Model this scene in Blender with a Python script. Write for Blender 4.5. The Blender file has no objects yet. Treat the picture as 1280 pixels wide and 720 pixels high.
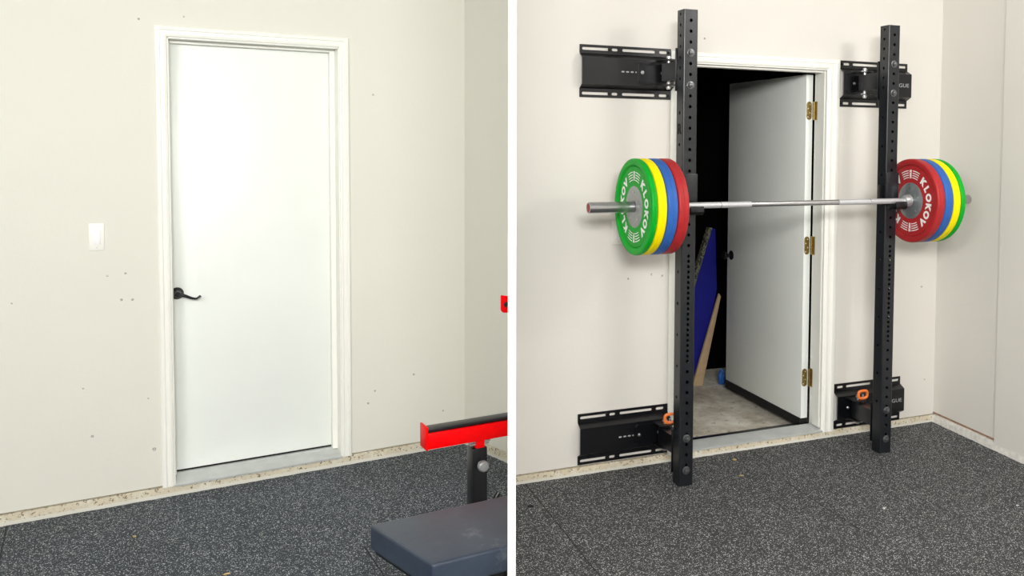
import bpy, bmesh, math, random
from mathutils import Matrix, Vector
from math import sin, cos, pi, radians
random.seed(7)
SC = bpy.context.scene
COL = SC.collection

# ------------------------------------------------------------------ camera
CAM_H, PITCH, ROLL, FPX, PPX, PPY = 1.6521, 0.0493, 0.0089, 1113.2, 809.0, 234.8
cd = bpy.data.cameras.new('camera'); cam = bpy.data.objects.new('camera', cd); COL.objects.link(cam)
cd.sensor_fit = 'HORIZONTAL'; cd.sensor_width = 36.0; cd.lens = FPX / 1280 * 36
cd.shift_x = (640 - PPX) / 1280; cd.shift_y = (PPY - 360) / 1280
cd.clip_start = 0.05; cd.clip_end = 60
fw = Vector((0, cos(PITCH), -sin(PITCH))); up = Vector((0, sin(PITCH), cos(PITCH))); rt = Vector((1, 0, 0))
r2 = rt * cos(ROLL) + up * sin(ROLL); u2 = up * cos(ROLL) - rt * sin(ROLL)
cam.matrix_world = Matrix(((r2.x, u2.x, -fw.x, 0), (r2.y, u2.y, -fw.y, 0), (r2.z, u2.z, -fw.z, CAM_H), (0, 0, 0, 1)))
SC.camera = cam

# ------------------------------------------------------------------ light and exposure
SC.view_settings.view_transform = 'Standard'; SC.view_settings.look = 'None'
SC.view_settings.gamma = 1.0; SC.view_settings.use_curve_mapping = False
SC.view_settings.exposure = 0.34
w = bpy.data.worlds.new('night_sky'); SC.world = w; w.use_nodes = True
w.node_tree.nodes['Background'].inputs[0].default_value = (0.004, 0.005, 0.008, 1)
w.node_tree.nodes['Background'].inputs[1].default_value = 0.3

# the two bays: local frames with u along the door wall, v into the wall, z up
M_LEFT = Matrix.Translation((-2.2299, 4.0451, 0)) @ Matrix.Rotation(0.5585, 4, 'Z')
M_RIGHT = Matrix.Translation((0.1174, 4.5697, 0)) @ Matrix.Rotation(0.4210, 4, 'Z')

def area(name, m, loc, aim, size, power, color):
    l = bpy.data.lights.new(name, 'AREA'); l.shape = 'RECTANGLE'; l.size, l.size_y = size
    l.energy = power; l.color = color
    o = bpy.data.objects.new(name, l); COL.objects.link(o)
    p = m @ Vector(loc); q = m @ Vector(aim)
    o.matrix_world = Matrix.Translation(p) @ (q - p).to_track_quat('-Z', 'Y').to_matrix().to_4x4()
    return o
I4 = Matrix.Identity(4)
area('garage_lamp', M_LEFT, (-1.1, -2.6, 2.8), (0.5, 0.0, 0.6), (0.9, 0.5), 7, (1.0, 0.985, 0.93))
area('garage_lamp', M_RIGHT, (1.40, -2.3, 2.75), (0.3, 0.0, 1.0), (0.45, 0.3), 12, (1.0, 0.975, 0.94))
area('garage_lamp', M_RIGHT, (-0.30, -2.9, 2.8), (0.9, 0.0, 0.9), (0.5, 0.4), 5, (1.0, 0.975, 0.94))
area('fill_lamp', I4, (-1.6, -1.2, 2.75), (-0.7, 4.2, 0.7), (1.5, 0.9), 104, (1.0, 0.99, 0.955))  # added fill behind the viewer to flatten the lighting, not a fixture of the garage
area('fill_lamp', I4, (0.45, -1.2, 2.75), (1.2, 4.8, 0.7), (1.5, 0.9), 236, (1.0, 0.98, 0.955))  # second added fill, evens out the right bay

# ------------------------------------------------------------------ materials
class NT:
    def __init__(s, name):
        s.m = bpy.data.materials.new(name); s.m.use_nodes = True; s.t = s.m.node_tree; s.n = s.t.nodes
        s.b = s.n['Principled BSDF']
    def node(s, typ, **kw):
        n = s.n.new(typ)
        for k, v in kw.items():
            if k.startswith('i_'): n.inputs[int(k[2:]) if k[2:].isdigit() else k[2:]].default_value = v
            else: setattr(n, k, v)
        return n
    def link(s, a, b): s.t.links.new(a, b)
    def coord(s, scale=(1, 1, 1)):
        tc = s.node('ShaderNodeTexCoord'); mp = s.node('ShaderNodeMapping'); mp.inputs['Scale'].default_value = scale
        s.link(tc.outputs['Object'], mp.inputs['Vector']); return mp.outputs['Vector']
    def math(s, op, a, b=None, c=None):
        n = s.node('ShaderNodeMath', operation=op)
        for i, x in enumerate((a, b, c)):
            if x is None: continue
            if isinstance(x, (int, float)): n.inputs[i].default_value = x
            else: s.link(x, n.inputs[i])
        return n.outputs[0]
    def noise(s, vec, scale, detail=4, rough=.6):
        n = s.node('ShaderNodeTexNoise'); n.inputs['Scale'].default_value = scale
        n.inputs['Detail'].default_value = detail; n.inputs['Roughness'].default_value = rough
        s.link(vec, n.inputs['Vector']); return n.outputs['Fac']
    def ramp(s, fac, stops):
        n = s.node('ShaderNodeValToRGB'); e = n.color_ramp.elements
        while len(e) < len(stops): e.new(0.5)
        for q, (p, c) in zip(e, stops):
            q.position = p; q.color = tuple(c) + (1,) if len(c) == 3 else c
        s.link(fac, n.inputs[0]); return n.outputs[0]
    def mix(s, fac, a, b):
        n = s.node('ShaderNodeMix', data_type='RGBA')
        for i, x in ((0, fac), (6, a), (7, b)):
            if isinstance(x, (int, float)): n.inputs[i].default_value = x
            elif isinstance(x, tuple): n.inputs[i].default_value = x + (1,) if len(x) == 3 else x
            else: s.link(x, n.inputs[i])
        return n.outputs[2]
    def bump(s, h, strength, dist=.002):
        n = s.node('ShaderNodeBump'); n.inputs['Strength'].default_value = strength; n.inputs['Distance'].default_value = dist
        s.link(h, n.inputs['Height']); s.link(n.outputs[0], s.b.inputs['Normal'])
    def base(s, c):
        if isinstance(c, tuple): s.b.inputs['Base Color'].default_value = c + (1,)
        else: s.link(c, s.b.inputs['Base Color'])
        return s
    def rm(s, rough, metal=0.0, spec=None):
        s.b.inputs['Roughness'].default_value = rough; s.b.inputs['Metallic'].default_value = metal
        if spec is not None: s.b.inputs['Specular IOR Level'].default_value = spec
        return s

def simple(name, c, rough=.5, metal=0., var=.12, scale=30, bump=.0, spec=None):
    t = NT(name); v = t.coord(); f = t.noise(v, scale)
    lo = tuple(x * (1 - var) for x in c); hi = tuple(min(1, x * (1 + var)) for x in c)
    t.base(t.ramp(f, [(.3, lo), (.7, hi)])).rm(rough, metal, spec)
    if bump: t.bump(f, bump)
    return t.m

def wall_mat(name, c, spots):
    t = NT(name); v = t.coord()
    f = t.noise(v, 1.3, 3); col = t.ramp(f, [(.3, tuple(x * .975 for x in c)), (.7, c)])
    sp = None
    tc = t.node('ShaderNodeTexCoord')
    for (x, z, r) in spots:
        s = t.node('ShaderNodeVectorMath', operation='SUBTRACT'); t.link(tc.outputs['Object'], s.inputs[0]); s.inputs[1].default_value = (x, 0, z)
        l = t.node('ShaderNodeVectorMath', operation='LENGTH'); t.link(s.outputs[0], l.inputs[0])
        q = t.math('LESS_THAN', l.outputs['Value'], r)
        sp = q if sp is None else t.math('MAXIMUM', sp, q)
    if sp is not None:
        sp = t.math('MULTIPLY', sp, t.math('GREATER_THAN', t.noise(v, 160, 2), .44))
        col = t.mix(sp, col, (.36, .33, .29))
    t.base(col).rm(.62)
    t.bump(t.noise(v, 55, 3), .12, .004)
    return t.m

def rubber_mat(name, base, tint, dens, seams, boost):
    t = NT(name); v = t.coord()
    dn = t.node('ShaderNodeTexNoise'); dn.inputs['Scale'].default_value = 90; t.link(v, dn.inputs['Vector'])
    sc = t.node('ShaderNodeVectorMath', operation='SCALE'); t.link(dn.outputs['Color'], sc.inputs[0]); sc.inputs['Scale'].default_value = .012
    ad = t.node('ShaderNodeVectorMath', operation='ADD'); t.link(v, ad.inputs[0]); t.link(sc.outputs[0], ad.inputs[1])
    big = t.noise(v, 2.2, 4)
    fl = None
    for scale, rr, thr in ((205, .42, dens), (125, .33, dens + .24)):
        vo = t.node('ShaderNodeTexVoronoi'); vo.inputs['Scale'].default_value = scale; t.link(ad.outputs[0], vo.inputs['Vector'])
        sx = t.node('ShaderNodeSeparateColor'); t.link(vo.outputs['Color'], sx.inputs[0])
        q = t.math('MULTIPLY', t.math('LESS_THAN', vo.outputs['Distance'], rr), t.math('GREATER_THAN', sx.outputs[0], thr))
        q = t.math('MULTIPLY', q, t.math('MULTIPLY_ADD', sx.outputs[1], .75, .25))
        fl = q if fl is None else t.math('MAXIMUM', fl, q)
    b = t.ramp(big, [(.3, tuple(x * .85 for x in base)), (.72, tuple(x * 1.25 for x in base))])
    col = t.mix(t.math('MULTIPLY', fl, boost), b, tint)
    dust = t.noise(v, 5.0, 6, .7)
    col = t.mix(t.math('MULTIPLY', t.math('SUBTRACT', dust, .62), .9), col, (.45, .45, .45))
    sp = t.node('ShaderNodeSeparateXYZ'); t.link(v, sp.inputs[0]); X, Y = sp.outputs[0], sp.outputs[1]
    sm = None
    for ax, c0, lo, hi, wd in seams:
        A, B = (X, Y) if ax == 'u' else (Y, X)
        q = t.math('LESS_THAN', t.math('ABSOLUTE', t.math('SUBTRACT', A, c0)), wd)
        q = t.math('MULTIPLY', q, t.math('MULTIPLY', t.math('GREATER_THAN', B, lo), t.math('LESS_THAN', B, hi)))
        sm = q if sm is None else t.math('MAXIMUM', sm, q)
    col = t.mix(t.math('MULTIPLY', sm, .85), col, (.006, .006, .007))
    t.base(col).rm(.72, 0, .3); t.bump(t.noise(v, 240, 2), .25, .003)
    return t.m

def curb_mat(name, a, b, c, lo):
    t = NT(name); v = t.coord()
    f = t.noise(v, 9, 6, .7); g = t.noise(v, 70, 4, .7)
    col = t.ramp(f, [(.34, a), (.46, b), (.54, b), (.62, a)])
    col = t.mix(t.math('GREATER_THAN', g, .59), col, c)
    sp = t.node('ShaderNodeSeparateXYZ'); t.link(v, sp.inputs[0])
    col = t.mix(t.math('LESS_THAN', sp.outputs[2], lo), col, (.66, .65, .58))
    t.base(col).rm(.85); t.bump(g, .5, .006)
    return t.m

L_SPOTS = [(-.148, .932, .006), (-.105, .930, .006), (-.20, 1.045, .005), (-.13, 1.05, .005), (-.30, .55, .004), (-.05, .47, .004), (-.27, .33, .006),
           (-.03, .23, .008), (.975, .36, .005), (1.18, .42, .006), (.94, .30, .006), (1.34, .20, .005), (-.55, .95, .004), (.975, 1.89, .005), (-.06, 2.19, .005), (.12, 2.215, .004)]
R_SPOTS = [(-.23, .97, .005), (-.10, .985, .006), (-.04, .975, .006), (1.66, .82, .006), (1.70, .26, .005), (.19, 2.20, .006)]
M = {}
M['wall_l'] = wall_mat('wall paint warm light tint', (.74, .73, .655), L_SPOTS)  # same paint in both bays; this bay's light tint is in the colour
M['wall_r'] = wall_mat('wall paint soft light tint', (.74, .715, .665), R_SPOTS)  # same paint again, tinted for the light of the right bay
M['ceiling'] = simple('ceiling white', (.8, .8, .78), .8, var=.03)
M['panel'] = simple('white panel edge paint', (.93, .93, .93), .4, var=.01)
M['door'] = simple('white door paint', (.86, .89, .85), .38, var=.015, scale=3)
M['trim'] = simple('white trim gloss', (.88, .88, .82), .35, var=.015, scale=8)
M['sill'] = simple('pale aluminium sill', (.55, .57, .56), .42, .25, .08, 14)
M['rubber_l'] = rubber_mat('blue black speckled rubber', (.032, .039, .050), (.65, .69, .70), .60,
                           [('u', -.585, -3, .1, .003), ('u', .665, -3.0, -.99, .003), ('v', -1.215, -.585, .655, .0016)], .95)
M['rubber_r'] = rubber_mat('black speckled rubber', (.038, .040, .043), (.70, .71, .71), .60,
                           [('u', -.768, -3, .1, .003), ('u', .412, -1.143, -.48, .003), ('u', .482, -.175, .1, .0026), ('v', -1.143, .412, 2.5, .0013)], .95)
M['curb_l'] = curb_mat('mottled concrete footing', (.70, .67, .56), (.62, .56, .43), (.20, .15, .08), .016)
M['curb_r'] = curb_mat('cream concrete footing', (.72, .69, .60), (.63, .56, .42), (.26, .20, .12), .013)
M['curb_w'] = simple('white painted footing', (.74, .72, .67), .7, var=.15, scale=40, bump=.4)
M['sillplate'] = simple('brown timber sill plate', (.30, .19, .13), .8, var=.3, scale=50)
t = NT('stained concrete'); v = t.coord(); f = t.noise(v, 3.5, 8, .72); g = t.noise(v, 22, 5, .7)
t.base(t.mix(t.math('GREATER_THAN', g, .62), t.ramp(f, [(.34, (.33, .28, .21)), (.5, (.60, .56, .47)), (.66, (.80, .78, .70))]), (.32, .26, .19))).rm(.8); t.bump(g, .3, .004)
M['concrete'] = t.m
M['black'] = simple('textured black powder coat', (.007, .009, .012), .30, .0, .15, 220, .06, .55)
M['satin'] = simple('satin black powder coat', (.003, .0035, .005), .30, .0, .15, 120, .05, .5)
M['boltblk'] = simple('dark steel bolt', (.17, .175, .18), .30, .8)
M['inside'] = simple('bare dark steel', (.006, .006, .006), .8)
M['chrome'] = simple('brushed steel', (.50, .50, .51), .26, 1.0, .08, 60)
M['knurl'] = simple('knurled bright steel', (.62, .63, .65), .5, .6, .12, 420, .3)
M['collar'] = simple('satin steel collar', (.58, .60, .61), .36, .7, .08, 60)
M['zinc'] = simple('zinc bolt', (.62, .62, .62), .32, 1.0, .1, 60)
M['hub'] = simple('grey steel hub', (.36, .37, .37), .42, .55, .1, 50)
M['hubdk'] = simple('dark steel hub', (.27, .30, .31), .36, .6, .1, 50)
M['brass'] = simple('aged brass', (.33, .235, .07), .38, .8, .4, 130, .2)
M['orange'] = simple('orange plastic', (.86, .20, .035), .4, var=.05)
M['red_steel'] = simple('bright red powder coat', (.82, .0005, .002), .36, var=.06, spec=.12)
M['bushing'] = simple('dull red ring', (.28, .05, .045), .5)
M['white_ink'] = simple('white print', (.86, .86, .84), .5, var=.02)
M['grey_ink'] = simple('grey print', (.42, .42, .42), .5, var=.02)
M['oil'] = simple('oil rubbed bronze', (.009, .009, .012), .28, .3, .1, 60)
M['green'] = simple('green rubber', (.001, .36, .022), .42, var=.06, scale=14, spec=.2)
M['yellow'] = simple('yellow rubber', (.92, .74, .0), .45, var=.05, scale=14, spec=.15)
M['blue'] = simple('blue rubber', (.028, .115, .40), .45, var=.08, scale=14, spec=.25)
M['red'] = simple('red rubber', (.39, .020, .023), .45, var=.10, scale=14, spec=.3)
t = NT('worn navy vinyl'); v = t.coord(); f = t.noise(v, 4.5, 7, .68); g = t.noise(v, 40, 4)
c = t.ramp(f, [(.35, (.014, .023, .044)), (.60, (.026, .040, .066)), (.74, (.17, .185, .20))])
t.base(c).rm(.40, 0, .75); t.bump(g, .12, .003); M['vinyl'] = t.m
M['blue_board'] = simple('deep blue plastic sheet', (.006, .008, .24), .5, var=.15, scale=6)
t = NT('blotched edge tape'); v = t.coord(); f = t.noise(v, 45, 3)
t.base(t.ramp(f, [(.46, (.03, .03, .02)), (.5, (.30, .30, .20)), (.58, (.06, .07, .04))])).rm(.7); M['tape'] = t.m
M['tan'] = simple('tan kraft board', (.50, .36, .21), .75, var=.1, scale=20)
M['fence'] = simple('night dark timber', (.0015, .0015, .0015), .9, spec=.05, var=.3, scale=12)  # near-black colour carries the outside darkness, not a timber stain
M['leaf'] = simple('dry leaf', (.50, .36, .16), .8, var=.3, scale=120)
M['scuff'] = simple('white crumb', (.75, .74, .72), .8)
M['hole'] = simple('black plug', (.004, .004, .004), .9)

# ------------------------------------------------------------------ mesh helpers
class MB:
    def __init__(s): s.v = []; s.f = []
    def add(s, vs, fs):
        o = len(s.v); s.v += [Vector(x) for x in vs]; s.f += [tuple(i + o for i in f) for f in fs]; return s
    def box(s, a, b, bev=0.0, m=None, seg=2):
        bm = bmesh.new(); bmesh.ops.create_cube(bm, size=1)
        for x in bm.verts:
            x.co = Vector([(a[i] + b[i]) / 2 + x.co[i] * (b[i] - a[i]) for i in range(3)])
        if bev: bmesh.ops.bevel(bm, geom=bm.edges[:], offset=bev, segments=seg, affect='EDGES', profile=.5)
        return s.bm(bm, m)
    def bm(s, bm, m=None):
        bm.verts.index_update()
        s.add([(m @ x.co if m else x.co.copy()) for x in bm.verts], [[q.index for q in f.verts] for f in bm.faces]); bm.free(); return s
    def prism(s, pts, fn, a, b, bev=0.0):
        """polygon pts (p,q) swept from a to b; fn(p,q,t) gives the point"""
        bm = bmesh.new(); n = len(pts)
        A = [bm.verts.new(fn(p, q, a)) for p, q in pts]; B = [bm.verts.new(fn(p, q, b)) for p, q in pts]
        bm.faces.new(A); bm.faces.new(B[::-1])
        for i in range(n): bm.faces.new((A[i], B[i], B[(i + 1) % n], A[(i + 1) % n]))
        bmesh.ops.recalc_face_normals(bm, faces=bm.faces[:])
        if bev: bmesh.ops.bevel(bm, geom=bm.edges[:], offset=bev, segments=2, affect='EDGES', profile=.5)
        return s.bm(bm)
    def cyl(s, p0, p1, r0, r1=None, n=20, caps=True):
        r1 = r0 if r1 is None else r1
        return s.lathe(p0, Vector(p1) - Vector(p0), [(0, r0), ((Vector(p1) - Vector(p0)).length, r1)], n, caps)
    def lathe(s, org, axis, prof, n=32, caps=True, closed=False):
        ax = Vector(axis).normalized(); q = ax.to_track_quat('Z', 'Y'); org = Vector(org); o = len(s.v)
        for h, r in prof:
            for k in range(n):
                a = 2 * pi * k / n; s.v.append(org + q @ Vector((r * cos(a), r * sin(a), h)))
        m = len(prof); F = []
        for i in range(m if closed else m - 1):
            j = (i + 1) % m
            for k in range(n):
                k2 = (k + 1) % n; F.append((o + i * n + k, o + i * n + k2, o + j * n + k2, o + j * n + k))
        if caps and not closed:
            F.append(tuple(o + k for k in range(n))[::-1]); F.append(tuple(o + (m - 1) * n + k for k in range(n)))
        s.f += F; return s
    def tube(s, pts, r, n=10, closed=False):
        pts = [Vector(p) for p in pts]; m = len(pts); o = len(s.v)
        rr = r if isinstance(r, (list, tuple)) else [r] * m
        prev = None
        for i, p in enumerate(pts):
            a = pts[(i - 1) % m] if (closed or i > 0) else p; b = pts[(i + 1) % m] if (closed or i < m - 1) else p
            d = (b - a).normalized()
            x = prev if prev is not None else (Vector((0, 0, 1)) if abs(d.z) < .9 else Vector((1, 0, 0)))
            x = (x - d * x.dot(d)).normalized(); y = d.cross(x); prev = x
            for k in range(n):
                t_ = 2 * pi * k / n; s.v.append(p + (x * cos(t_) + y * sin(t_)) * rr[i])
        for i in range(m if closed else m - 1):
            j = (i + 1) % m
            for k in range(n):
                k2 = (k + 1) % n; s.f.append((o + i * n + k, o + i * n + k2, o + j * n + k2, o + j * n + k))
        if not closed:
            s.f.append(tuple(o + k for k in range(n))[::-1]); s.f.append(tuple(o + (m - 1) * n + k for k in range(n)))
        return s
    def plate(s, outer, holes, depth, fn):
        """flat plate with real holes: outlines (p,q), thickness depth; fn(p,q,t) places it, t in [0,depth]"""
        cu = bpy.data.curves.new('tmp', 'CURVE'); cu.dimensions = '2D'; cu.fill_mode = 'BOTH'; cu.extrude = depth / 2
        for pl in [outer] + holes:
            sp = cu.splines.new('POLY'); sp.points.add(len(pl) - 1); sp.use_cyclic_u = True
            for q, (a, b) in zip(sp.points, pl): q.co = (a, b, 0, 1)
        ob = bpy.data.objects.new('tmp', cu); COL.objects.link(ob)
        dg = bpy.context.evaluated_depsgraph_get(); dg.update(); me = ob.evaluated_get(dg).to_mesh()
        s.add([fn(x.co.x, x.co.y, x.co.z + depth / 2) for x in me.vertices], [tuple(p.vertices) for p in me.polygons])
        ob.evaluated_get(dg).to_mesh_clear(); bpy.data.objects.remove(ob); bpy.data.curves.remove(cu); return s
    def text(s, body, size, depth, fn, bold=.0, width=None):
        """lettering; centred; fn(x,y,t)"""
        cu = bpy.data.curves.new('tmp', 'FONT'); cu.body = body; cu.size = size; cu.align_x = 'CENTER'; cu.align_y = 'CENTER'
        cu.extrude = depth / 2; cu.offset = bold; cu.resolution_u = 4
        ob = bpy.data.objects.new('tmp', cu); COL.objects.link(ob)
        dg = bpy.context.evaluated_depsgraph_get(); dg.update(); me = ob.evaluated_get(dg).to_mesh()
        xs = [x.co.x for x in me.vertices]; k = 1 if not width else width / (max(xs) - min(xs))
        s.add([fn(x.co.x * k, x.co.y, x.co.z + depth / 2) for x in me.vertices], [tuple(p.vertices) for p in me.polygons])
        ob.evaluated_get(dg).to_mesh_clear(); bpy.data.objects.remove(ob); bpy.data.curves.remove(cu); return s

def circle(cx, cy, r, n=12): return [(cx + r * cos(2 * pi * k / n), cy + r * sin(2 * pi * k / n)) for k in range(n)]
def rect(a, b, c, d_): return [(a, b), (c, b), (c, d_), (a, d_)]
def slot(a, b, c, d_, n=5):
    r = min(c - a, d_ - b) / 2; P = []
    for cx, cy, a0 in ((c - r, d_ - r, 0), (a + r, d_ - r, 90), (a + r, b + r, 180), (c - r, b + r, 270)):
        for k in range(n): t_ = radians(a0 + 90 * k / (n - 1)); P.append((cx + r * cos(t_), cy + r * sin(t_)))
    return P

def props(o, label=None, cat=None, group=None, kind=None):
    for k, v in (('label', label), ('category', cat), ('group', group), ('kind', kind)):
        if v: o[k] = v
    return o
def mesh_from(name, mb, mat, base=(0, 0, 0), smooth=True):
    me = bpy.data.meshes.new(name); b = Vector(base)
    me.from_pydata([v - b for v in mb.v], [], mb.f)
    bm = bmesh.new(); bm.from_mesh(me)
    bmesh.ops.remove_doubles(bm, verts=bm.verts[:], dist=1e-5)
    bmesh.ops.recalc_face_normals(bm, faces=bm.faces[:]); bm.to_mesh(me); bm.free()
    me.materials.append(mat)
    if smooth:
        me.polygons.foreach_set('use_smooth', [True] * len(me.polygons))
        try: me.set_sharp_from_angle(angle=radians(35))
        except Exception: pass
    return me
def thing(name, m, base, label, cat, group=None, kind=None):
    """an Empty at the thing's base; its parts are given in the bay's own coordinates"""
    o = bpy.data.objects.new(name, None); o.empty_display_size = .05; COL.objects.link(o)
    o.matrix_world = m @ Matrix.Translation(base)
    BASE[o.name] = Vector(base); return props(o, label, cat, group, kind)
BASE = {}
def root_of(o):
    while o.parent: o = o.parent
    return o
def part(name, mb, mat, parent, label=None, smooth=True):
    me = mesh_from(name, mb, mat, BASE[root_of(parent).name], smooth)
    o = bpy.data.objects.new(name, me); COL.objects.link(o); o.parent = parent
    if label: o['label'] = label
    return o
def solid(name, mb, mat, m, base, label=None, cat=None, group=None, kind=None, smooth=True):
    o = bpy.data.objects.new(name, mesh_from(name, mb, mat, base, smooth)); COL.objects.link(o)
    o.matrix_world = m @ Matrix.Translation(base); BASE[o.name] = Vector(base)
    return props(o, label, cat, group, kind)

# ------------------------------------------------------------------ the setting
ID = Matrix.Identity(4)
CEIL = 2.9
PD = Vector((-0.15009, 0.98867, 0)); PN = Vector((-0.98867, -0.15009, 0))     # partition: direction, normal to the left bay
PT, P0, P1 = 0.0206, 2.3, 4.58
def on_part(m, off, p, d_):
    """where a line p + t*d (bay coords) meets the partition plane shifted by off to the left"""
    a = m @ Vector((p[0], p[1], 0)); b = (m.to_3x3() @ Vector((d_[0], d_[1], 0)))
    return (off - a.dot(PN)) / b.dot(PN)

mb = MB()
q = [PD * P0 + PN * PT / 2, PD * P1 + PN * PT / 2, PD * P1 - PN * PT / 2, PD * P0 - PN * PT / 2]
mb.prism([(a.x, a.y) for a in q], lambda a, b, t_: (a, b, t_), 0, CEIL)
solid('wall_partition', mb, M['panel'], ID, (0, 0, 0), 'thin white partition panel seen edge-on between the two garage bays', 'wall', kind='structure')

LC, LANG, RC, RANG = 1.4624, 0.2216, 1.7716, -0.0742
CURBL, CURBR = 0.0482, 0.041
LW, RW = M_LEFT, M_RIGHT
RU0 = on_part(RW, -PT / 2, (0, 0), (1, 0))
ld = (sin(LANG), -cos(LANG)); rd = (sin(RANG), -cos(RANG))
LT = on_part(LW, PT / 2, (LC, 0), ld)

def door_wall(name, m, u0, u1, o0, o1, oz0, oz1, zc, mat, label, skew=0.0):
    mb = MB(); T = .11
    for (a, b, c, d_) in ((u0, o0, zc, CEIL), (o1, u1, zc, CEIL), (o0, o1, oz1, CEIL)):
        mb.box((a, 0, c), (b, T, d_))
    return solid(name, mb, mat, m, (0, 0, 0), label, 'wall', kind='structure', smooth=False)
door_wall('wall_back', LW, -3.2, LC, .045, .806, 0, 2.115, CURBL + .004, M['wall_l'], 'wall with a cream light tint in its colour around the closed white door')
door_wall('wall_back', RW, RU0, RC, .066, .966, 0, 2.075, CURBR + .004, M['wall_r'], 'off white painted wall around the open doorway')

def side_wall(name, m, c, d_, t0, t1, thick, z0, z1, mat, label, out=0.0, kindname='wall'):
    """wall slab along direction d from corner (c,0); thick to the right of travel's outside"""
    n = Vector((-d_[1], d_[0]))          # pointing to +u, away from the bay
    P = []
    for t_, o_ in ((t0, out), (t1, out), (t1, thick), (t0, thick)):
        P.append((c + d_[0] * t_ + n.x * o_, d_[1] * t_ + n.y * o_))
    return solid(name, MB().prism(P, lambda a, b, z: (a, b, z), z0, z1), mat, m, (0, 0, 0), label, kindname, kind='structure', smooth=False)
side_wall('wall_side', LW, LC, ld, 0, LT, .08, CURBL, CEIL, M['wall_l'], 'narrow cream side wall right of the closed door')
side_wall('wall_side', RW, RC, rd, 0, 8.2, .1, .058, CEIL, M['wall_r'], 'off white side wall right of the rack')
side_wall('trim_1', RW, RC, rd, .535, 8.2, -.001, .035, CEIL, M['wall_r'], 'slightly proud wall panel at the right end of the side wall', -.014, 'panel')

# enclosure behind the viewer
RE = (RW @ Vector((RC + rd[0] * 8.2, rd[1] * 8.2, 0)))
LE = LW @ Vector((-3.2, 0, 0))
mb = MB().box((LE.x - .1, -2.6, 0), (RE.x + .1, -2.5, CEIL)); solid('wall_rear', mb, M['wall_r'], ID, (0, 0, 0), 'plain rear wall of the garage', 'wall', kind='structure')
mb = MB().box((LE.x - .1, -2.5, 0), (LE.x, LE.y + .05, CEIL)); solid('wall_left', mb, M['wall_l'], ID, (0, 0, 0), 'plain left wall of the garage', 'wall', kind='structure')
cl = LW @ Vector((LC, 0, 0)); cr = RW @ Vector((RC, 0, 0)); pe = PD * 4.56; pr = PD * 4.3
poly = [(LE.x - .1, -2.6), (RE.x + .1, -2.6), (RE.x + .1, RE.y), (cr.x + .1, cr.y + .1), (pr.x - .02, pr.y + .12), (pe.x, pe.y + .1), (cl.x, cl.y + .12), (LE.x - .1, LE.y + .12)]
solid('ceiling', MB().prism(poly, lambda a, b, z: (a, b, z), CEIL, CEIL + .08), M['ceiling'], ID, (0, 0, 0), 'white garage ceiling', 'ceiling', kind='structure', smooth=False)

def to_local(m, P): mi = m.inverted(); return [tuple((mi @ Vector((x, y, 0))).xy) for x, y in P]
b0 = PD * -2.62
polyL = to_local(LW, [(LE.x, -2.52), (b0.x, -2.52), (pe.x, pe.y)]) + [(LC + .02, .02), (-3.2, .02)]
polyR = to_local(RW, [(b0.x, -2.52), (RE.x, -2.52)]) + [(RC + rd[0] * 8.1 + .02, rd[1] * 8.1), (RC + .02, .02), (RU0, .02)]
solid('floor', MB().prism(polyL, lambda a, b, z: (a, b, z), -.06, 0), M['rubber_l'], LW, (0, 0, 0), 'blue black speckled rubber mat floor in front of the closed door', 'floor', kind='structure', smooth=False)
solid('floor', MB().prism(polyR, lambda a, b, z: (a, b, z), -.06, 0), M['rubber_r'], RW, (0, 0, 0), 'dark grey speckled rubber mat floor under the rack', 'floor', kind='structure', smooth=False)
solid('ground', MB().box((-.3, .09, -.09), (2.6, 3.2, 0.0)), M['concrete'], RW, (0, 0, 0), 'stained bare concrete slab beyond the open doorway', 'ground', kind='structure', smooth=False)

# footings under the walls
def rough_bar(P, z1, rr=.0025, n=60):
    """footing strip: polyline front edge P0->P1 in plan with thickness into the wall, slightly uneven"""
    (ax, ay), (bx, by), (nx, ny) = P; mb = MB(); V = []; F = []
    for i in range(n + 1):
        f = i / n; x = ax + (bx - ax) * f; y = ay + (by - ay) * f; j = random.uniform(-rr, rr); k = random.uniform(-rr, rr)
        V += [(x + nx * (-.012 + j), y + ny * (-.012 + j), -.03), (x + nx * (-.010 + k), y + ny * (-.010 + k), z1 * .55), (x + nx * (-.007 + j), y + ny * (-.007 + j), z1 - .002 + k * .6), (x + nx * .05, y + ny * .05, z1 - .0005), (x + nx * .05, y + ny * .05, -.03)]
    for i in range(n):
        for k in range(5): a = i * 5 + k; b = i * 5 + (k + 1) % 5; F.append((a, b, b + 5, a + 5))
    F += [tuple(range(5)), tuple(n * 5 + k for k in range(5))[::-1]]
    return mb.add(V, F)
nl = (-ld[1], ld[0]); nr = (-rd[1], rd[0])
solid('baseboard_back', rough_bar(((-3.2, 0), (LC, 0), (0, 1)), CURBL, n=140), M['curb_l'], LW, (0, 0, 0), 'mottled tan concrete footing below the cream wall', 'footing', kind='structure')
solid('baseboard_side', rough_bar(((LC, 0), (LC + ld[0] * LT, ld[1] * LT), nl), CURBL, n=30), M['curb_l'], LW, (0, 0, 0), 'short concrete footing in the corner behind the red arm', 'footing', kind='structure')
solid('baseboard_back', rough_bar(((RU0, 0), (RC, 0), (0, 1)), CURBR, n=120), M['curb_r'], RW, (0, 0, 0), 'cream concrete footing below the open doorway wall', 'footing', kind='structure')
solid('baseboard_side', rough_bar(((RC - .004, -.004), (RC + rd[0] * 6 - .02, rd[1] * 6), nr), .046, n=160), M['curb_w'], RW, (0, 0, 0), 'white painted concrete footing along the right side wall', 'footing', kind='structure')
side_wall('trim_2', RW, RC, rd, 0.0, .535, .06, .044, .058, M['sillplate'], 'thin brown timber strip between footing and side wall', .004, 'trim')

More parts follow.
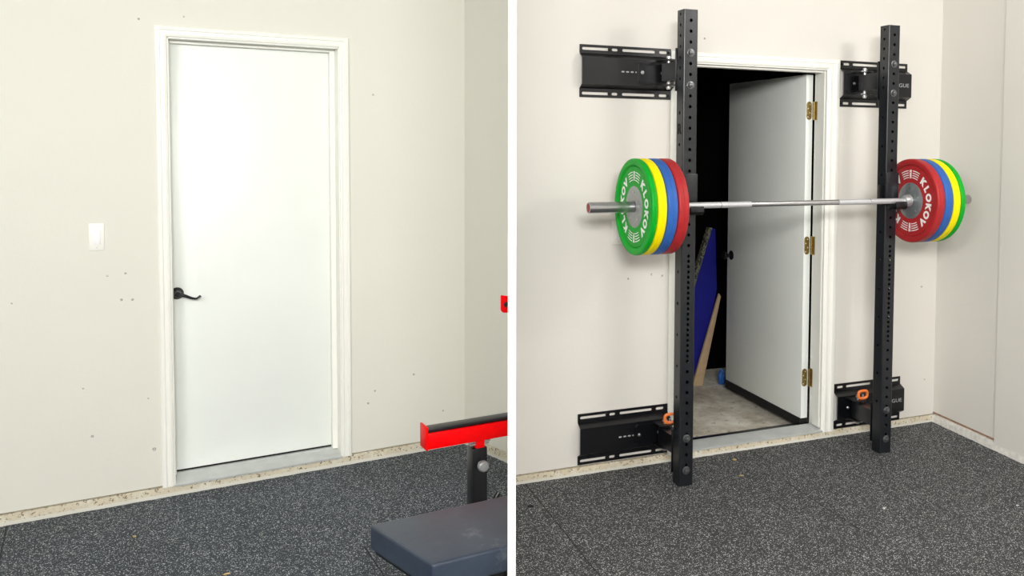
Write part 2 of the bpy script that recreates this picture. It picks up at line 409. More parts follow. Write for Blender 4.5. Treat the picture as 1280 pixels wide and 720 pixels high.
# ------------------------------------------------------------------ door frames
def casing(m, name, uo0, ui0, ui1, uo1, z0, zi, zo, label):
    root = thing(name, m, (uo0, 0, z0), label, 'door frame', kind='structure')
    def prof(wd): return [(0, 0), (0, -.010), (wd * .10, -.015), (wd * .34, -.0165), (wd * .42, -.0125), (wd * .70, -.0125), (wd * .78, -.0165), (wd * .92, -.014), (wd, -.007), (wd, 0)]
    def strip(pa, pb, inv):
        # mitred: outline from outer line pa to inner line pb; each gives 2 points
        mb = MB(); pr = prof(1.0); A = []; B = []
        for f, h in pr:
            a = Vector(pa[0]).lerp(Vector(pb[0]), f); b = Vector(pa[1]).lerp(Vector(pb[1]), f)
            A.append((a.x, h, a.y)); B.append((b.x, h, b.y))
        n = len(pr); mb.add(A + B, [(i, (i + 1) % n, n + (i + 1) % n, n + i) for i in range(n)] + [tuple(range(n)), tuple(range(n, 2 * n))[::-1]]); return mb
    o_ = [(uo0, z0), (uo0, zo), (uo1, zo), (uo1, z0)]; i_ = [(ui0, z0), (ui0, zi), (ui1, zi), (ui1, z0)]
    for k, nm in ((0, 'side_casing'), (1, 'head_casing'), (2, 'side_casing')):
        part(nm, strip((o_[k], o_[k + 1]), (i_[k], i_[k + 1]), False), M['trim'], root)
    return root

fr = casing(LW, 'trim_3', 0.0, .0505, .8045, .8535, .046, 2.1165, 2.168, 'white moulded frame around the closed door')
J = .150
for a_, b_ in (((.030, -.008, .047), (.054, J, 2.1125)), ((.801, -.008, .047), (.825, J, 2.1125)), ((.0545, -.008, 2.1125), (.8005, J, 2.135))):
    part('jamb', MB().box(a_, b_), M['trim'], fr, smooth=False)
for a_, b_ in (((.054, .064, .07), (.064, .0995, 2.1125)), ((.776, .064, .07), (.801, .0995, 2.1125)), ((.0645, .064, 2.098), (.7755, .0995, 2.1125))):
    part('door_stop', MB().box(a_, b_, .002), M['trim'], fr, smooth=False)
part('threshold', MB().prism([(-.016, .044), (-.016, .054), (-.008, .0565), (.070, .066), (.082, .0745), (.15, .0745), (.15, .044)], lambda v_, z, u: (u, v_, z), .0545, .8005), M['sill'], fr)
part('sill_nosing', MB().prism([(-.0195, .044), (-.0195, .0515), (-.0162, .0535), (-.0162, .044)], lambda v_, z, u: (u, v_, z), .052, .803), M['sill'], fr)

d1 = thing('door_1', LW, (.06, .1, .08), 'closed white flush door with a black lever handle', 'door', kind='structure')
part('slab', MB().box((.058, .100, .0815), (.797, .144, 2.105), .002), M['door'], d1)
part('bottom_strip', MB().box((.066, .098, .0755), (.796, .143, .0815)), M['hole'], d1, smooth=False)
hc = (.0805, .9285)
h = part('handle_rose', MB().lathe((hc[0], .100, hc[1]), (0, -1, 0), [(0, .0275), (.004, .0285), (.008, .0265), (.013, .022), (.018, .018), (.024, .0155), (.04, .0135), (.05, .0125), (.054, .008)], 32), M['oil'], d1, 'round black rose')
pts = []; rr = []
for k in range(15):
    f = k / 14; x = hc[0] + .002 + .094 * f; z = hc[1] - .001 - .024 * (0.5 - .5 * cos(min(1, f / .82) * pi)) + (.012 * max(0, (f - .8) / .2) ** 1.3)
    pts.append((x, .055 - .004 * sin(f * pi), z)); rr.append(.0088 - .0042 * min(1, f * 1.15) + (.001 if f > .9 else 0))
part('lever', MB().tube(pts, rr, 12), M['oil'], h)

fr = casing(RW, 'trim_4', -.004, .074, .9575, 1.0385, .034, 2.0725, 2.1265, 'white moulded frame around the open doorway')
for a_, b_ in (((.050, -.008, .040), (.078, .12, 2.068)), ((.9535, -.008, .040), (.985, .001, 2.068)), ((.9625, .0012, .04), (.985, .1195, 2.068)), ((.0785, -.008, 2.068), (.962, .16, 2.09))):
    part('jamb', MB().box(a_, b_), M['trim'], fr, smooth=False)
for a_, b_ in (((.078, .02, .06), (.088, .074, 2.068)), ((.9475, .008, .06), (.9622, .074, 2.068)), ((.0885, .02, 2.056), (.947, .074, 2.0678))):
    part('door_stop', MB().box(a_, b_, .002), M['trim'], fr, smooth=False)
part('threshold', MB().prism([(-.016, .038), (-.016, .046), (-.008, .049), (.062, .052), (.075, .056), (.10, .056), (.10, .038)], lambda v_, z, u: (u, v_, z), .0785, .9615), M['sill'], fr)
part('weather_strip', MB().box((.0785, .1002, .0), (.9615, .150, .052), .004), M['satin'], fr)

d2 = thing('door_2', RW, (.93, .13, .08), 'white flush door standing open into the dark, brass hinges on its right edge', 'door', kind='structure')
A = radians(91.0); hx = Vector((.951, .1225, 0)); dn = Vector((-cos(A), sin(A), 0)); dt = Vector((-sin(A), -cos(A), 0)).normalized()
MD = Matrix(((dn.x, dt.x, 0, hx.x), (dn.y, dt.y, 0, hx.y), (0, 0, 1, 0), (0, 0, 0, 1)))   # x along slab, y through thickness towards the opening
part('slab', MB().box((0, 0, .082), (.912, .044, 2.052), .002, MD), M['door'], d2)
part('bottom_strip', MB().box((.004, .004, .035), (.908, .050, .0815), .003, MD), M['hole'], d2)  # black strip filling the space below the slab
for z in (1.848, 1.081, .319):
    hb = MB().plate(slot(.0005, z - .052, .033, z + .052, 3), [circle(.011, z + .035, .004), circle(.024, z + .012, .004), circle(.011, z - .012, .004), circle(.024, z - .035, .004)], .003, lambda p, q_, t_: MD @ Vector((-t_ - .0003, p + .008, q_)))
    hg = part('hinge', hb, M['brass'], d2, 'brass butt hinge')
    part('knuckle', MB().cyl(MD @ Vector((-.005, -.005, z - .052)), MD @ Vector((-.005, -.005, z + .052)), .006, n=12), M['brass'], hg)
    part('frame_leaf', MB().box((.9595, .0835, z - .052), (.9623, .1165, z + .052)), M['brass'], hg)
kn = MB().lathe(MD @ Vector((.855, .044, .925)), dt, [(0, .03), (.004, .031), (.008, .024), (.012, .012), (.032, .011), (.040, .020), (.050, .0265), (.060, .026), (.067, .018), (.069, .006)], 24)
part('door_knob', kn, M['oil'], d2, 'black round knob')

# ------------------------------------------------------------------ light switches
def switch(m, u0, u1, z0, z1, label):
    r = thing('light_switch', m, (u0, 0, z0), label, 'light switch', None)
    uc = (u0 + u1) / 2; zc = (z0 + z1) / 2; w_ = u1 - u0
    part('cover_plate', MB().prism(rect(u0, z0, u1, z1), lambda a, b, t_: (a, t_, b), -.0002, -.006, .0018), M['trim'], r)
    part('rocker', MB().box((uc - w_ * .24, -.0095, zc - .034), (uc + w_ * .24, -.0055, zc + .034), .0015), M['panel'], r)
    for s in (-1, 1): part('screw', MB().cyl((uc, -.0055, zc + s * .0475), (uc, -.0072, zc + s * .0475), .003, n=10), M['zinc'], r)
switch(LW, -.2665, -.2085, 1.1605, 1.2795, 'white rocker light switch on the cream wall left of the closed door')
switch(RW, -.322, -.252, 1.1484, 1.2675, 'white rocker light switch half hidden behind the green plate')

# ------------------------------------------------------------------ folding wall rack: two uprights with their wall brackets
UA, VF, TOP = .0745, -.342, 2.2874
def upright_tube(u0):
    u1 = u0 + UA; vb = VF + UA; r = .006; th = .0045; mb = MB(); uc = (u0 + u1) / 2; vc = (VF + vb) / 2
    zs = [2.236 - .0508 * k for k in range(44)]; zs = [z for z in zs if z > .09]
    zs = zs + [z - .0254 for z in zs if .62 < z < 1.14]
    skip = (2.0836, 1.9312, .2548, .102)
    zf = sorted(z for z in zs if abs(z - 2.0836) > .012 and abs(z - 1.9312) > .012)
    sides = [2.267 - .0508 * k for k in range(7)] + [1.802 - .1524 * k for k in range(11)]
    sides = [z for z in sides if z > .08]
    out = rect(u0 + r, .002, u1 - r, TOP)
    mb.plate(out, [circle(uc, z, .0082) for z in zf], th, lambda p, q_, t_: (p, VF + t_, q_))
    mb.plate(out, [circle(uc, z, .0082) for z in zf], th, lambda p, q_, t_: (p, vb - t_, q_))
    out = rect(VF + r, .002, vb - r, TOP)
    mb.plate(out, [circle(vc, z, .0082) for z in sides], th, lambda p, q_, t_: (u0 + t_, p, q_))
    mb.plate(out, [circle(vc, z, .0082) for z in sides], th, lambda p, q_, t_: (u1 - t_, p, q_))
    for cu_, cv, a0 in ((u0 + r, VF + r, 180), (u1 - r, VF + r, 270), (u1 - r, vb - r, 0), (u0 + r, vb - r, 90)):
        P = [(cu_ + r * cos(radians(a0 + 30 * k)), cv + r * sin(radians(a0 + 30 * k))) for k in range(4)]
        P += [(cu_ + (r - th) * cos(radians(a0 + 30 * k)), cv + (r - th) * sin(radians(a0 + 30 * k))) for k in (3, 2, 1, 0)]
        mb.prism(P, lambda a, b, z: (a, b, z), .002, TOP)
    return mb
def hexbolt(mb, c, ax, r=.0145, h=.009, wash=.019):
    q = Vector(ax).normalized().to_track_quat('Z', 'Y'); c = Vector(c); n = 24; rows = []
    def hexr(a): return cos(pi / 6) / cos((a % (pi / 3)) - pi / 6)
    for z, R, hx_ in ((0, wash, 0), (.0022, wash, 0), (.0026, wash * .96, 0), (.0027, r, 1), (h, r, 1), (h + .0018, r * .86, 0), (h + .002, r * .58, 0), (h + .005, r * .54, 0), (h + .006, r * .4, 0)):
        rows.append([c + q @ Vector((R * (hexr(2 * pi * k / n) if hx_ else 1) * cos(2 * pi * k / n), R * (hexr(2 * pi * k / n) if hx_ else 1) * sin(2 * pi * k / n), z)) for k in range(n)])
    V = [v for row in rows for v in row]; F = []
    for i in range(len(rows) - 1):
        for k in range(n): F.append((i * n + k, i * n + (k + 1) % n, (i + 1) * n + (k + 1) % n, (i + 1) * n + k))
    F += [tuple(range(n))[::-1], tuple((len(rows) - 1) * n + k for k in range(n))]
    return mb.add(V, F)

def bracket(root, u0, u1, z0, z1, inner, text):
    """wall plate u0..u1; inner = +1 if the hinge sits at the u1 end, -1 at the u0 end"""
    zc = (z0 + z1) / 2; H_ = z1 - z0; fl = .043; mb = MB()
    def U(f): return u0 + (u1 - u0) * f if inner > 0 else u1 - (u1 - u0) * f       # f=0 outer end, 1 hinge end
    spans = ((.024, .325), (.342, .405), (.455, .82), (.865, .955))
    for za, zb in ((z0, z0 + fl), (z1 - fl, z1)):
        zm = (za + zb) / 2 + (.002 if zb == z1 else -.002)
        hs = [slot(min(U(a), U(b)), zm - .0068, max(U(a), U(b)), zm + .0068) for a, b in spans]
        mb.plate(rect(u0, za, u1, zb), hs, .005, lambda p, q_, t_: (p, -.0005 - t_, q_))
    o_ = [(-.0055, z0 + fl), (-.044, z0 + fl + .020), (-.044, z1 - fl - .020), (-.0055, z1 - fl)]
    i_ = [(-.0005, z0 + fl), (-.039, z0 + fl + .0215), (-.039, z1 - fl - .0215), (-.0005, z1 - fl)]
    mb.prism(o_ + i_[::-1], lambda v_, z, u: (u, v_, z), u0, u1)
    b = part('wall_bracket', mb, M['satin'], root)
    for f in (.318, .985):
        for z in (z0 + fl / 2 - .002, z1 - fl / 2 + .002):
            uu = min(max(U(f), u0 + .012), u1 - .012)
            part('wall_bolt', hexbolt(MB(), (uu, -.0055, z), (0, -1, 0), .007, .005, .010), M['satin'], b)
    if text:
        part('lettering', MB().text('ROGUE', .030, .0008, lambda x, y, t_: (1.430 + x, -.0442 - t_, zc + y), .0, .125), M['grey_ink'], b, 'pale grey lettering')
    else:
        mk = MB()
        for k in range(4): mk.plate(slot(U(.415 + .05 * k) , zc - .0035, U(.415 + .05 * k) + .016 * (1 if k < 3 else .5), zc + .0035, 3), [], .0008, lambda p, q_, t_: (p, -.0442 - t_, q_))
        part('slot_marks', mk, M['grey_ink'], b, 'row of pale slots')
    # hinge plate with bolts
    ua, ub = sorted((U(.60), U(.97)))
    hp = part('hinge_plate', MB().plate(slot(ua, zc - .05, ub, zc + .05, 5) if False else [(ua + .01, zc - .05), (ub - .01, zc - .05), (ub, zc - .04), (ub, zc + .04), (ub - .01, zc + .05), (ua + .01, zc + .05), (ua, zc + .04), (ua, zc - .04)], [], .005, lambda p, q_, t_: (p, -.0443 - t_, q_)), M['satin'], b)
    for f in (.64, .86): part('bolt', hexbolt(MB(), (U(f), -.0493, zc), (0, -1, 0), .007, .004, .009), M['zinc'], hp)
    return b

def rack_side(u0, left, label):
    uc = u0 + UA / 2
    root = thing('folding_rack_upright', RW, (uc, VF + UA / 2, 0), label, 'squat rack', 'folding rack uprights')
    tube = part('upright', upright_tube(u0), M['black'], root)
    if left:
        part('letter', MB().text('R', .066, .0006, lambda x, y, t_: (u0 - .0002 - t_, VF + UA / 2 - x, 1.722 + y), .0026), M['hole'], tube, 'black letter on the side face')
    pl = ((-.497, -.0048), (1.0405, 1.512))[0 if left else 1]
    for zc, low in ((2.0065 if left else 1.998, False), (.178 if left else .1705, True)):
        z0, z1 = zc - .1285, zc + .1285
        bracket(root, pl[0], pl[1], z0, z1, 1 if left else -1, not left)
        pv = -.098                                                # hinge pin
        arm = MB()
        arm.prism([(uc - .030, VF + UA + .008), (uc + .030, VF + UA + .008), (uc + .034, pv + .0)] + [(uc + .034 * cos(radians(a)), pv + .034 * sin(radians(a))) for a in range(20, 161, 20)] + [(uc - .034, pv)], lambda a, b, z: (a, b, z), zc - .043, zc + .043)
        zl, zh = (zc - .1, zc + .105) if not low else (.048, .262)
        ao = part('arm', arm, M['satin'], root)
        part('mounting_flange', MB().box((u0 - .005, VF + UA + .0005, zl), (u0 + UA + .005, VF + UA + .0085, zh), .002), M['satin'], ao)
        for s in (-1, 1):
            lo = .0515 if low else .0585; za, zb = sorted((zc + s * lo, zc + s * (lo + .007)))
            part('hinge_lug', MB().prism([(uc - .045, -.0443), (uc - .040, pv - .02), (uc - .018, pv - .038), (uc + .018, pv - .038), (uc + .040, pv - .02), (uc + .045, -.0443)], lambda a, b, z: (a, b, z), za, zb), M['satin'], root)
        pf = [(-.083, .006), (-.081, .0105), (-.074, .0115), (-.0735, .0145), (-.0700, .0145), (-.0695, .0088)]
        pin = MB().lathe((uc, pv, zc), (0, 0, 1), pf + [(-h_, r_) for h_, r_ in pf[::-1]], 24)
        part('hinge_pin', pin, M['zinc'], root, 'silver hinge pin')
        if low:
            lp = part('lock_pin', MB().cyl((uc + .022, pv - .014, zc + .02), (uc + .022, pv - .014, zc + .085), .006, n=12), M['zinc'], root)
            zz = zc + .086; P = []
            wd_, hg = (.030, .021)
            for k in range(24):
                a = 2 * pi * k / 24; cx = abs(cos(a)) ** .6 * (1 if cos(a) >= 0 else -1); sz = abs(sin(a)) ** .6 * (1 if sin(a) >= 0 else -1)
                P.append((uc + .022 + wd_ * cx, pv - .014, zz + hg * sz))
            hd = part('pin_handle', MB().tube(P, .0078, 10, True), M['orange'], lp, 'orange loop handle')
    for z in (2.0836, 1.9312, .2342, .0775):
        part('bolt', hexbolt(MB(), (uc, VF - .0004, z), (0, -1, 0), .0135, .010, .0195), M['boltblk'], root)
    return root
rack_side(-.0996, True, 'black perforated rack post left of the doorway on wall brackets')
rack_side(1.1011, False, 'black perforated rack post right of the doorway on wall brackets')

# J-cups hooked on the front of the posts
def j_cup(u0, label):
    uc = u0 + UA / 2; vf = VF - .0005
    r = thing('j_cup', RW, (uc, vf, 1.33), label, 'bar holder', 'bar holders on the posts')
    part('back_plate', MB().box((u0 - .003, vf - .008, 1.335), (u0 + UA + .003, vf, 1.512), .002), M['black'], r)
    part('side_plate', MB().box((u0 - .0075, vf - .006, 1.36), (u0 - .0015, vf + .062, 1.445), .0015), M['satin'], r)
    part('cradle', MB().prism([(vf - .0085, 1.322), (vf - .0085, 1.349), (vf - .072, 1.349), (vf - .077, 1.362), (vf - .088, 1.362), (vf - .090, 1.335), (vf - .080, 1.322)], lambda v_, z, u: (u, v_, z), u0 + .003, u0 + UA - .003, .0015), M['satin'], r)
    return r
j_cup(-.0996, 'black bar holder on the left post beside the red plate')
j_cup(1.1011, 'black bar holder on the right post beside the dark red plate')

# ------------------------------------------------------------------ barbell and plates
BV, BZ = VF - .0525, 1.3642
bb = thing('barbell', RW, (.5155, BV, BZ), 'long steel barbell resting across both posts', 'barbell')
def seg(a, b, r, n=20): return MB().cyl((a, BV, BZ), (b, BV, BZ), r, n=n)
part('shaft', seg(-.182, 1.213, .0138), M['chrome'], bb)
for a, b in ((-.150, .075), (.080, .245), (.760, .955), (.960, 1.205)):
    k0, k1 = a, b
    part('knurling', seg(k0, k1, .0145, 24), M['knurl'], bb, 'brighter knurled grip')
for s, c0, c1 in ((-1, -.180, -.593), (1, 1.211, 1.624)):
    sl = part('sleeve', MB().lathe((c0, BV, BZ), (s, 0, 0), [(0, .0255), (abs(c1 - c0) - .002, .0255), (abs(c1 - c0), .0235)], 28), M['chrome'], bb)
    part('collar', MB().lathe((c0 + .012 * s * -1 + 0, BV, BZ), (s, 0, 0), [(-.022, .020), (-.020, .026), (-.004, .031), (.010, .0345), (.0135, .0345)], 28), M['collar'], sl)
    part('end_cap', MB().lathe((c1 - .0015 * s, BV, BZ), (s, 0, 0), [(0, .021), (.0022, .0205), (.003, .014)], 24), M['bushing'], sl, 'dull red end cap')
R0 = .2215
def weight_plate(ua, ub, colour, hubmat, txt, label, group, face):
    """plate between ua (inner, towards the rack middle) and ub (outer); face lists sides (+1 outer, -1 inner) that carry print"""
    s = 1 if ub > ua else -1; ub -= s * .0025; t_ = abs(ub - ua)
    r = thing('weight_plate', RW, (ua, BV, BZ), label, 'weight plate', group)
    b = .010 if t_ > .036 else .008; rec = .0085
    prof = [(rec, .0955), (rec, .184), (rec + .003, .187), (rec - .002, .190), (0.0012, .194), (0, .198), (0, R0 - b)]
    for k in range(1, 5): a = k / 5 * pi / 2; prof.append((b * (1 - cos(a)) , R0 - b + b * sin(a)))
    prof += [(b, R0), (t_ / 2 - .0012, R0), (t_ / 2, R0 - .0012), (t_ / 2 + .0012, R0)]
    half = [(h_, q_) for h_, q_ in prof[:12]]
    prof += [(t_ - h_, q_) for h_, q_ in half[::-1]]
    part('rim', MB().lathe((ua, BV, BZ), (s, 0, 0), prof, 96, closed=True), colour, r)
    hb = MB().lathe((ua, BV, BZ), (s, 0, 0), [(rec - .001, .0256), (rec - .003, .034), (rec - .0015, .036), (rec - .002, .092), (rec + .001, .097), (t_ - rec - .001, .097), (t_ - rec + .002, .092), (t_ - rec + .0015, .036), (t_ - rec + .003, .034), (t_ - rec + .001, .0256)], 64, closed=True)
    hub = part('hub', hb, hubmat, r)
    for f in face:
        U_ = ua if f < 0 else ub                                     # plane of that side
        nd = (-s if f < 0 else s)                                    # its outward direction along u
        base = U_ - nd * (rec - .0006)
        def fn_at(ang, rad, rot=0.0):
            def fn(x, y, d_):
                xx = x * cos(rot) - y * sin(rot); yy = x * sin(rot) + y * cos(rot)
                a = ang - xx / rad; rr_ = rad + yy
                # seen from the side the print faces; for that viewer +h points right
                h_ = rr_ * cos(a); z = rr_ * sin(a)
                return (base + nd * d_, BV + (-h_ if nd > 0 else h_) * -1 if False else BV + (h_ if nd > 0 else -h_), BZ + z)
            return fn
        # viewer at -u looking +u sees +right = -v ; viewer at +u looking -u sees +right = +v
        for c_ in (0, pi):
            ink = MB()
            for k, ch in enumerate('KLOKOV'):
                ink.text(ch, .051, .0006, fn_at(c_ + radians(47 - k * 18.8), .139), .0030)
            part('lettering', ink, M['white_ink'], r, 'white lettering')
        for c_ in (pi / 2, -pi / 2):
            bars = MB()
            bars.text(txt, .019, .0006, fn_at(c_, .141, pi / 2), .0010)
            for sd in (-1, 1):
                for q_ in (.123, .135, .147, .159):
                    P = []
                    a0, a1 = c_ + sd * radians(6.0), c_ + sd * radians(26)
                    fn0 = fn_at(0, 1)
                    O = []; I = []
                    for k in range(7):
                        a = a0 + (a1 - a0) * k / 6
                        for rr_, lst in ((q_ - .0022, I), (q_ + .0022, O)):
                            h_ = rr_ * cos(a); lst.append((base + nd * .0006, BV + (h_ if nd > 0 else -h_), BZ + rr_ * sin(a)))
                    bars.add(I + O, [(k, k + 1, 8 + k, 7 + k) for k in range(6)])
            part('marking', bars, M['white_ink'], r, 'white bars and weight')
        for k in range(5):
            a = radians(90 + 72 * k)
            part('rivet', MB().cyl((U_ - nd * (rec - .0022), BV + .068 * cos(a), BZ + .068 * sin(a)), (U_ - nd * (rec - .0045), BV + .068 * cos(a), BZ + .068 * sin(a)), .0048, n=10), M['zinc'], hub)
    return r
PG = 'weight plates on the barbell'
LB = [-.195, -.251, -.304, -.350, -.381]; RB = [1.2135, 1.2655, 1.320, 1.368, 1.400]
weight_plate(LB[0], LB[1], M['red'], M['hubdk'], '25KG', 'red bumper plate on the left end, innermost beside the post', PG, (-1,))
weight_plate(LB[1], LB[2], M['blue'], M['hub'], '20KG', 'blue bumper plate on the left end between red and yellow', PG, ())
weight_plate(LB[2], LB[3], M['yellow'], M['hub'], '15KG', 'yellow bumper plate on the left end between blue and green', PG, ())
weight_plate(LB[3], LB[4], M['green'], M['hub'], '10KG', 'green bumper plate facing out on the left end, white lettering', PG, (1,))
weight_plate(RB[0], RB[1], M['red'], M['hubdk'], '25KG', 'dark red bumper plate on the right end, white lettering facing the doorway', PG, (-1,))
weight_plate(RB[1], RB[2], M['blue'], M['hub'], '20KG', 'blue bumper plate on the right end between red and yellow', PG, ())
weight_plate(RB[2], RB[3], M['yellow'], M['hub'], '15KG', 'yellow bumper plate on the right end between blue and green', PG, ())
weight_plate(RB[3], RB[4], M['green'], M['hub'], '10KG', 'green bumper plate outermost on the right end by the side wall', PG, (1,))

# ------------------------------------------------------------------ bench with red safety arm
def cut(p, d_, off=PT / 2 + .0015):                                  # end of a straight piece at the partition's left face
    t_ = on_part(LW, off, p, d_); return (p[0] + d_[0] * t_, p[1] + d_[1] * t_)
bn = thing('bench_press_rack', LW, (.9, -1.9, 0), 'dark vinyl bench with red padded safety arm on a black post', 'weight bench')
ZP = .437; TH = .080
A_, B_ = (.476, -1.80), (.5595, -2.164)
C_ = cut(B_, (1, 0)); D_ = cut(A_, (1, 0))
def pad_mb(P, z0, z1, r):
    bm = bmesh.new(); a = [bm.verts.new((x, y, z0)) for x, y in P]; b = [bm.verts.new((x, y, z1)) for x, y in P]; n = len(P)
    bm.faces.new(a[::-1]); bm.faces.new(b)
    for i in range(n): bm.faces.new((a[i], a[(i + 1) % n], b[(i + 1) % n], b[i]))
    bmesh.ops.recalc_face_normals(bm, faces=bm.faces[:])
    ed = [e for e in bm.edges if not all(abs((v_.co.xy - Vector(C_)).cross(Vector((D_[0] - C_[0], D_[1] - C_[1])))) < 1e-4 for v_ in e.verts)]
    bmesh.ops.bevel(bm, geom=ed, offset=r, segments=4, affect='EDGES', profile=.6)
    return MB().bm(bm)
pad = part('bench_pad', pad_mb([A_, B_, C_, D_], ZP - TH, ZP, .011), M['vinyl'], bn)
def inset(p, f): c = ((A_[0] + B_[0] + C_[0] + D_[0]) / 4, (A_[1] + B_[1] + C_[1] + D_[1]) / 4); return (p[0] + (c[0] - p[0]) * f, p[1] + (c[1] - p[1]) * f)
pp = []
def lerp(a, b, f): return (a[0] + (b[0] - a[0]) * f, a[1] + (b[1] - a[1]) * f)
for a, b in ((D_, A_), (A_, B_), (B_, C_)):
    for k in range(12): pp.append(lerp(a, b, (k + .3) / 12))
part('piping', MB().tube([(x + (.004 if i > 11 and i < 24 else 0), y + (-.0045 if i < 12 else (.0045 if i > 23 else 0)), ZP - .0042) for i, (x, y) in enumerate(pp)], .003, 8), M['vinyl'], pad)
board = [inset(p, .07) for p in (A_, B_, C_, D_)]
part('pad_board', MB().prism(board, lambda a, b, z: (a, b, z), ZP - TH - .014, ZP - TH + .002), M['satin'], bn, smooth=False)
fe = cut((.6, -1.98), (1, 0))
part('frame_rail', MB().box((.74, -2.01, ZP - TH - .075), (fe[0] - .012, -1.95, ZP - TH - .014), .004), M['satin'], bn)
part('leg', MB().box((.80, -2.008, .012), (.856, -1.952, ZP - TH - .07), .003), M['satin'], bn)
part('foot', MB().box((.77, -2.12, .0005), (.89, -1.84, .014), .003), M['satin'], bn)
part('base_beam', MB().box((.802, -1.951, .0145), (.854, -1.394, .062), .003), M['satin'], bn)
part('cross_beam', MB().box((.76, -1.392, .0005), (.972, -1.336, .062), .003), M['satin'], bn)
PU0, PU1, PV0, PV1 = .9735, 1.0345, -1.3975, -1.3345
part('post', MB().box((PU0, PV0, .0005), (PU1, PV1, .4705), .004), M['satin'], bn)
part('post_brace', MB().tube([(PU1 - .004, -1.366, .15), (PU1 + .03, -1.364, .18), (1.085, -1.358, .245), (1.099, -1.356, .262)], .012, 12), M['satin'], bn)
part('lock_knob', MB().lathe(((PU0 + PU1) / 2 + .001, PV0, .4085), (0, -1, 0), [(0, .011), (.016, .011), (.018, .019), (.024, .0215), (.038, .0205), (.043, .016), (.045, .006)], 24), M['hub'], bn, 'round grey pull knob')
s0 = .8; ar0 = -1.402; ar1 = -1.330
ae = cut((s0, ar0), (1, 0)); ae2 = cut((s0, ar1), (1, 0))
ZA0, ZA1 = .5285, .588
ZA0, ZA1 = .500, .5595
arm = MB().prism([(s0 - .002, ar0), (ae[0], ae[1]), (ae2[0], ae2[1]), (s0 - .002, ar1)], lambda a, b, z: (a, b, z), ZA0, ZA1, .003)
am = part('safety_arm', arm, M['red_steel'], bn, 'bright red steel arm')
part('end_stop', MB().box((s0 - .010, ar0 - .001, ZA0 - .002), (s0 - .0022, ar1 + .001, .587), .0015), M['red_steel'], am)
part('arm_pad', MB().prism([(s0 + .003, ar0 + .014), (cut((s0, ar0 + .014), (1, 0))), (cut((s0, ar1 - .004), (1, 0))), (s0 + .003, ar1 - .004)], lambda a, b, z: (a, b, z), ZA1 - .001, ZA1 + .014, .002), M['satin'], am, 'black strip on top')
part('arm_neck', MB().box((PU0 + .016, PV0 + .003, .460), (PU1 - .010, PV1 - .006, ZA0 + .002), .002), M['red_steel'], am)
for z, x in ((.4930, .962), (.4835, .968)): part('arm_pin', MB().cyl((x, PV0 + .012, z), (2.012 - x, PV0 + .012, z), .0042, n=12), M['zinc'], am)

# red bracket bolted to the partition
hp = cut((1.0, -1.4), (1, 0), PT / 2 + .0006); hx_ = hp[0]
rb = thing('red_hook_bracket', LW, (hx_, -1.4, .988), 'small red steel bracket with a black bolt on the white panel edge', 'bracket')
P = [(hx_ - .0335, 1.0575), (hx_ - .0335, 1.003), (hx_ - .031, .996), (hx_ - .023, .990), (hx_ - .001, .9875), (hx_ - .001, 1.053), (hx_ - .030, 1.059)]
part('face_plate', MB().prism(P, lambda a, b, t_: (a, t_, b), -1.4, -1.393, .001), M['red_steel'], rb)
b1 = cut((1.0, -1.393), (1, 0), PT / 2 + .0006); b2 = cut((1.0, -1.34), (1, 0), PT / 2 + .0006)
part('side_flange', MB().prism([b1, b2, (b2[0] - .006, b2[1]), (b1[0] - .006, b1[1])], lambda a, b, z: (a, b, z), .989, 1.053), M['red_steel'], rb, smooth=False)
part('bolt', hexbolt(MB(), (hx_ - .0125, -1.4, 1.022), (0, -1, 0), .0085, .006, .0105), M['black'], rb)

# ------------------------------------------------------------------ things outside, beyond the open doorway
fb = thing('fence', RW, (.9, 1.62, 0), 'fence coloured night dark behind the leaning blue board', 'fence')
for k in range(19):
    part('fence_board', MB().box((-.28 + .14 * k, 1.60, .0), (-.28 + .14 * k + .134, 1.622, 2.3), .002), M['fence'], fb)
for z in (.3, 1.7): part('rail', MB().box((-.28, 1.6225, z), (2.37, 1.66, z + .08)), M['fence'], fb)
lean = lambda v0, k: (lambda a, b, t_: (a, v0 + t_ + k * b, b))
bo = thing('blue_board', RW, (.86, 1.3, 0), 'deep blue sheet leaning outside the doorway behind the tan board', 'board')
fnb = lean(1.290, .10)
part('sheet', MB().prism([(.66, .001), (.66, .18), (.865, .735), (1.000, 1.065), (1.026, 1.055), (1.022, .64), (.86, .001)], fnb, 0, .035), M['blue_board'], bo)
part('edge_tape', MB().prism([(.66, .176), (1.000, 1.066), (.975, 1.066), (.848, .742), (.635, .180)], fnb, -.003, .038), M['tape'], bo, 'blotched dark edge strip')
solid('tan_board', MB().prism([(.774, .0015), (.850, .0015), (1.004, .60), (.992, .62)], lean(1.225, .06), 0, .022, .002), M['tan'], RW, (.81, 1.23, 0), 'tapered tan board leaning against the blue sheet outside', 'board')
bm = bmesh.new(); bmesh.ops.create_icosphere(bm, subdivisions=3, radius=1)
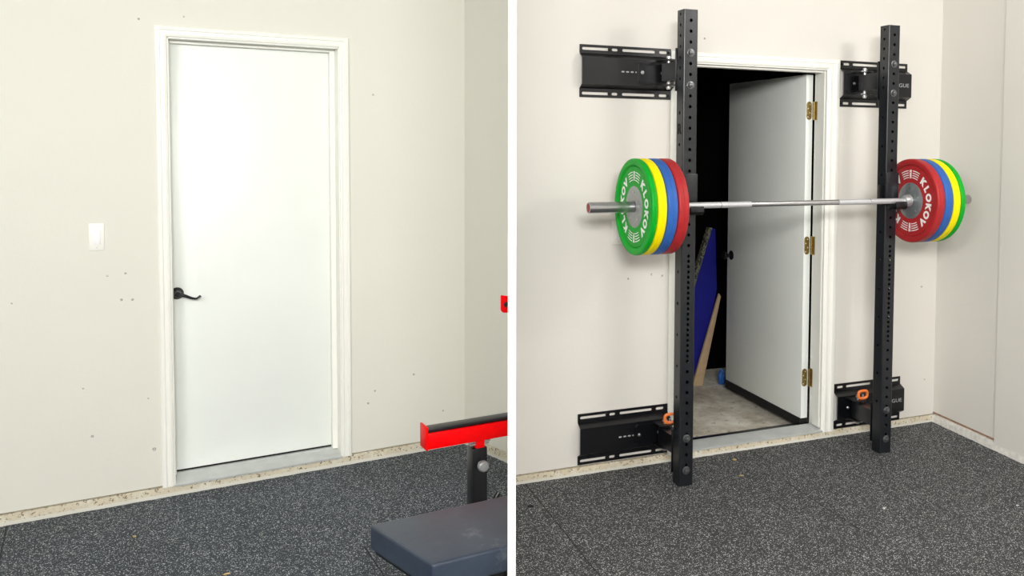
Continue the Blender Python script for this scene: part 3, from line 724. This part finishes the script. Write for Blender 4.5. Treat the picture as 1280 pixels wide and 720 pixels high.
for x in bm.verts:
    n_ = 1 + .22 * sin(9 * x.co.x + 3 * x.co.z) * cos(8 * x.co.y + 5 * x.co.z); x.co = Vector((.987 + x.co.x * .022 * n_ * (1.15 - .4 * x.co.z), 1.20 + x.co.y * .025 * n_, max(.001, .052 + x.co.z * .056 * n_)))
solid('plastic_bag', MB().bm(bm), M['blue'], RW, (.985, 1.22, 0), 'small crumpled blue bag on the concrete beside the open door', 'bag')

# ------------------------------------------------------------------ small things on the mats
def leaf(m, u, v, s, label, mat='leaf'):
    bm = bmesh.new(); n = 10; ring = []
    a0 = random.random() * 6
    for k in range(n):
        a = 2 * pi * k / n; r_ = s * (.55 + .45 * abs(cos(a))) * random.uniform(.7, 1.15)
        ring.append(bm.verts.new((u + r_ * cos(a + a0), v + r_ * sin(a + a0) * .8, .0012 + random.random() * s * .25)))
    c_ = bm.verts.new((u, v, .0012 + s * .3))
    for k in range(n): bm.faces.new((ring[k], ring[(k + 1) % n], c_))
    g = bmesh.ops.extrude_face_region(bm, geom=bm.faces[:])
    for x in g['geom']:
        if isinstance(x, bmesh.types.BMVert): x.co.z -= .001
    return solid('dry_leaf' if mat == 'leaf' else 'plaster_crumb', MB().bm(bm), M[mat], m, (u, v, 0), label, 'leaf' if mat == 'leaf' else 'debris')
leaf(M_RIGHT, .333, -.120, .017, 'curled tan leaf on the mat just in front of the doorway footing')
leaf(M_RIGHT, .254, -.331, .013, 'small tan leaf on the mat a little in front of the other leaf')
leaf(M_LEFT, -.128, -.410, .012, 'tan leaf on the mat before the closed door')
leaf(M_LEFT, .156, -.958, .016, 'tan leaf on the mat nearest the viewer in front of the closed door')
leaf(M_RIGHT, .651, -.933, .012, 'white crumb lying on the mat between the rack posts and the viewer', 'scuff')
leaf(M_RIGHT, 1.246, -1.145, .009, 'white crumb on the mat seam at the right', 'scuff')
solid('hole_disc', MB().lathe((-.823, -.282, .0002), (0, 0, 1), [(0, .016), (.001, .016), (.0012, .014)], 16), M['hole'], M_RIGHT, (-.823, -.282, 0), 'round black disc painting the dark of a hole in the mat at the far left of the rack bay', 'dark_disc')  # flat black disc stands for the dark inside a hole in the mat
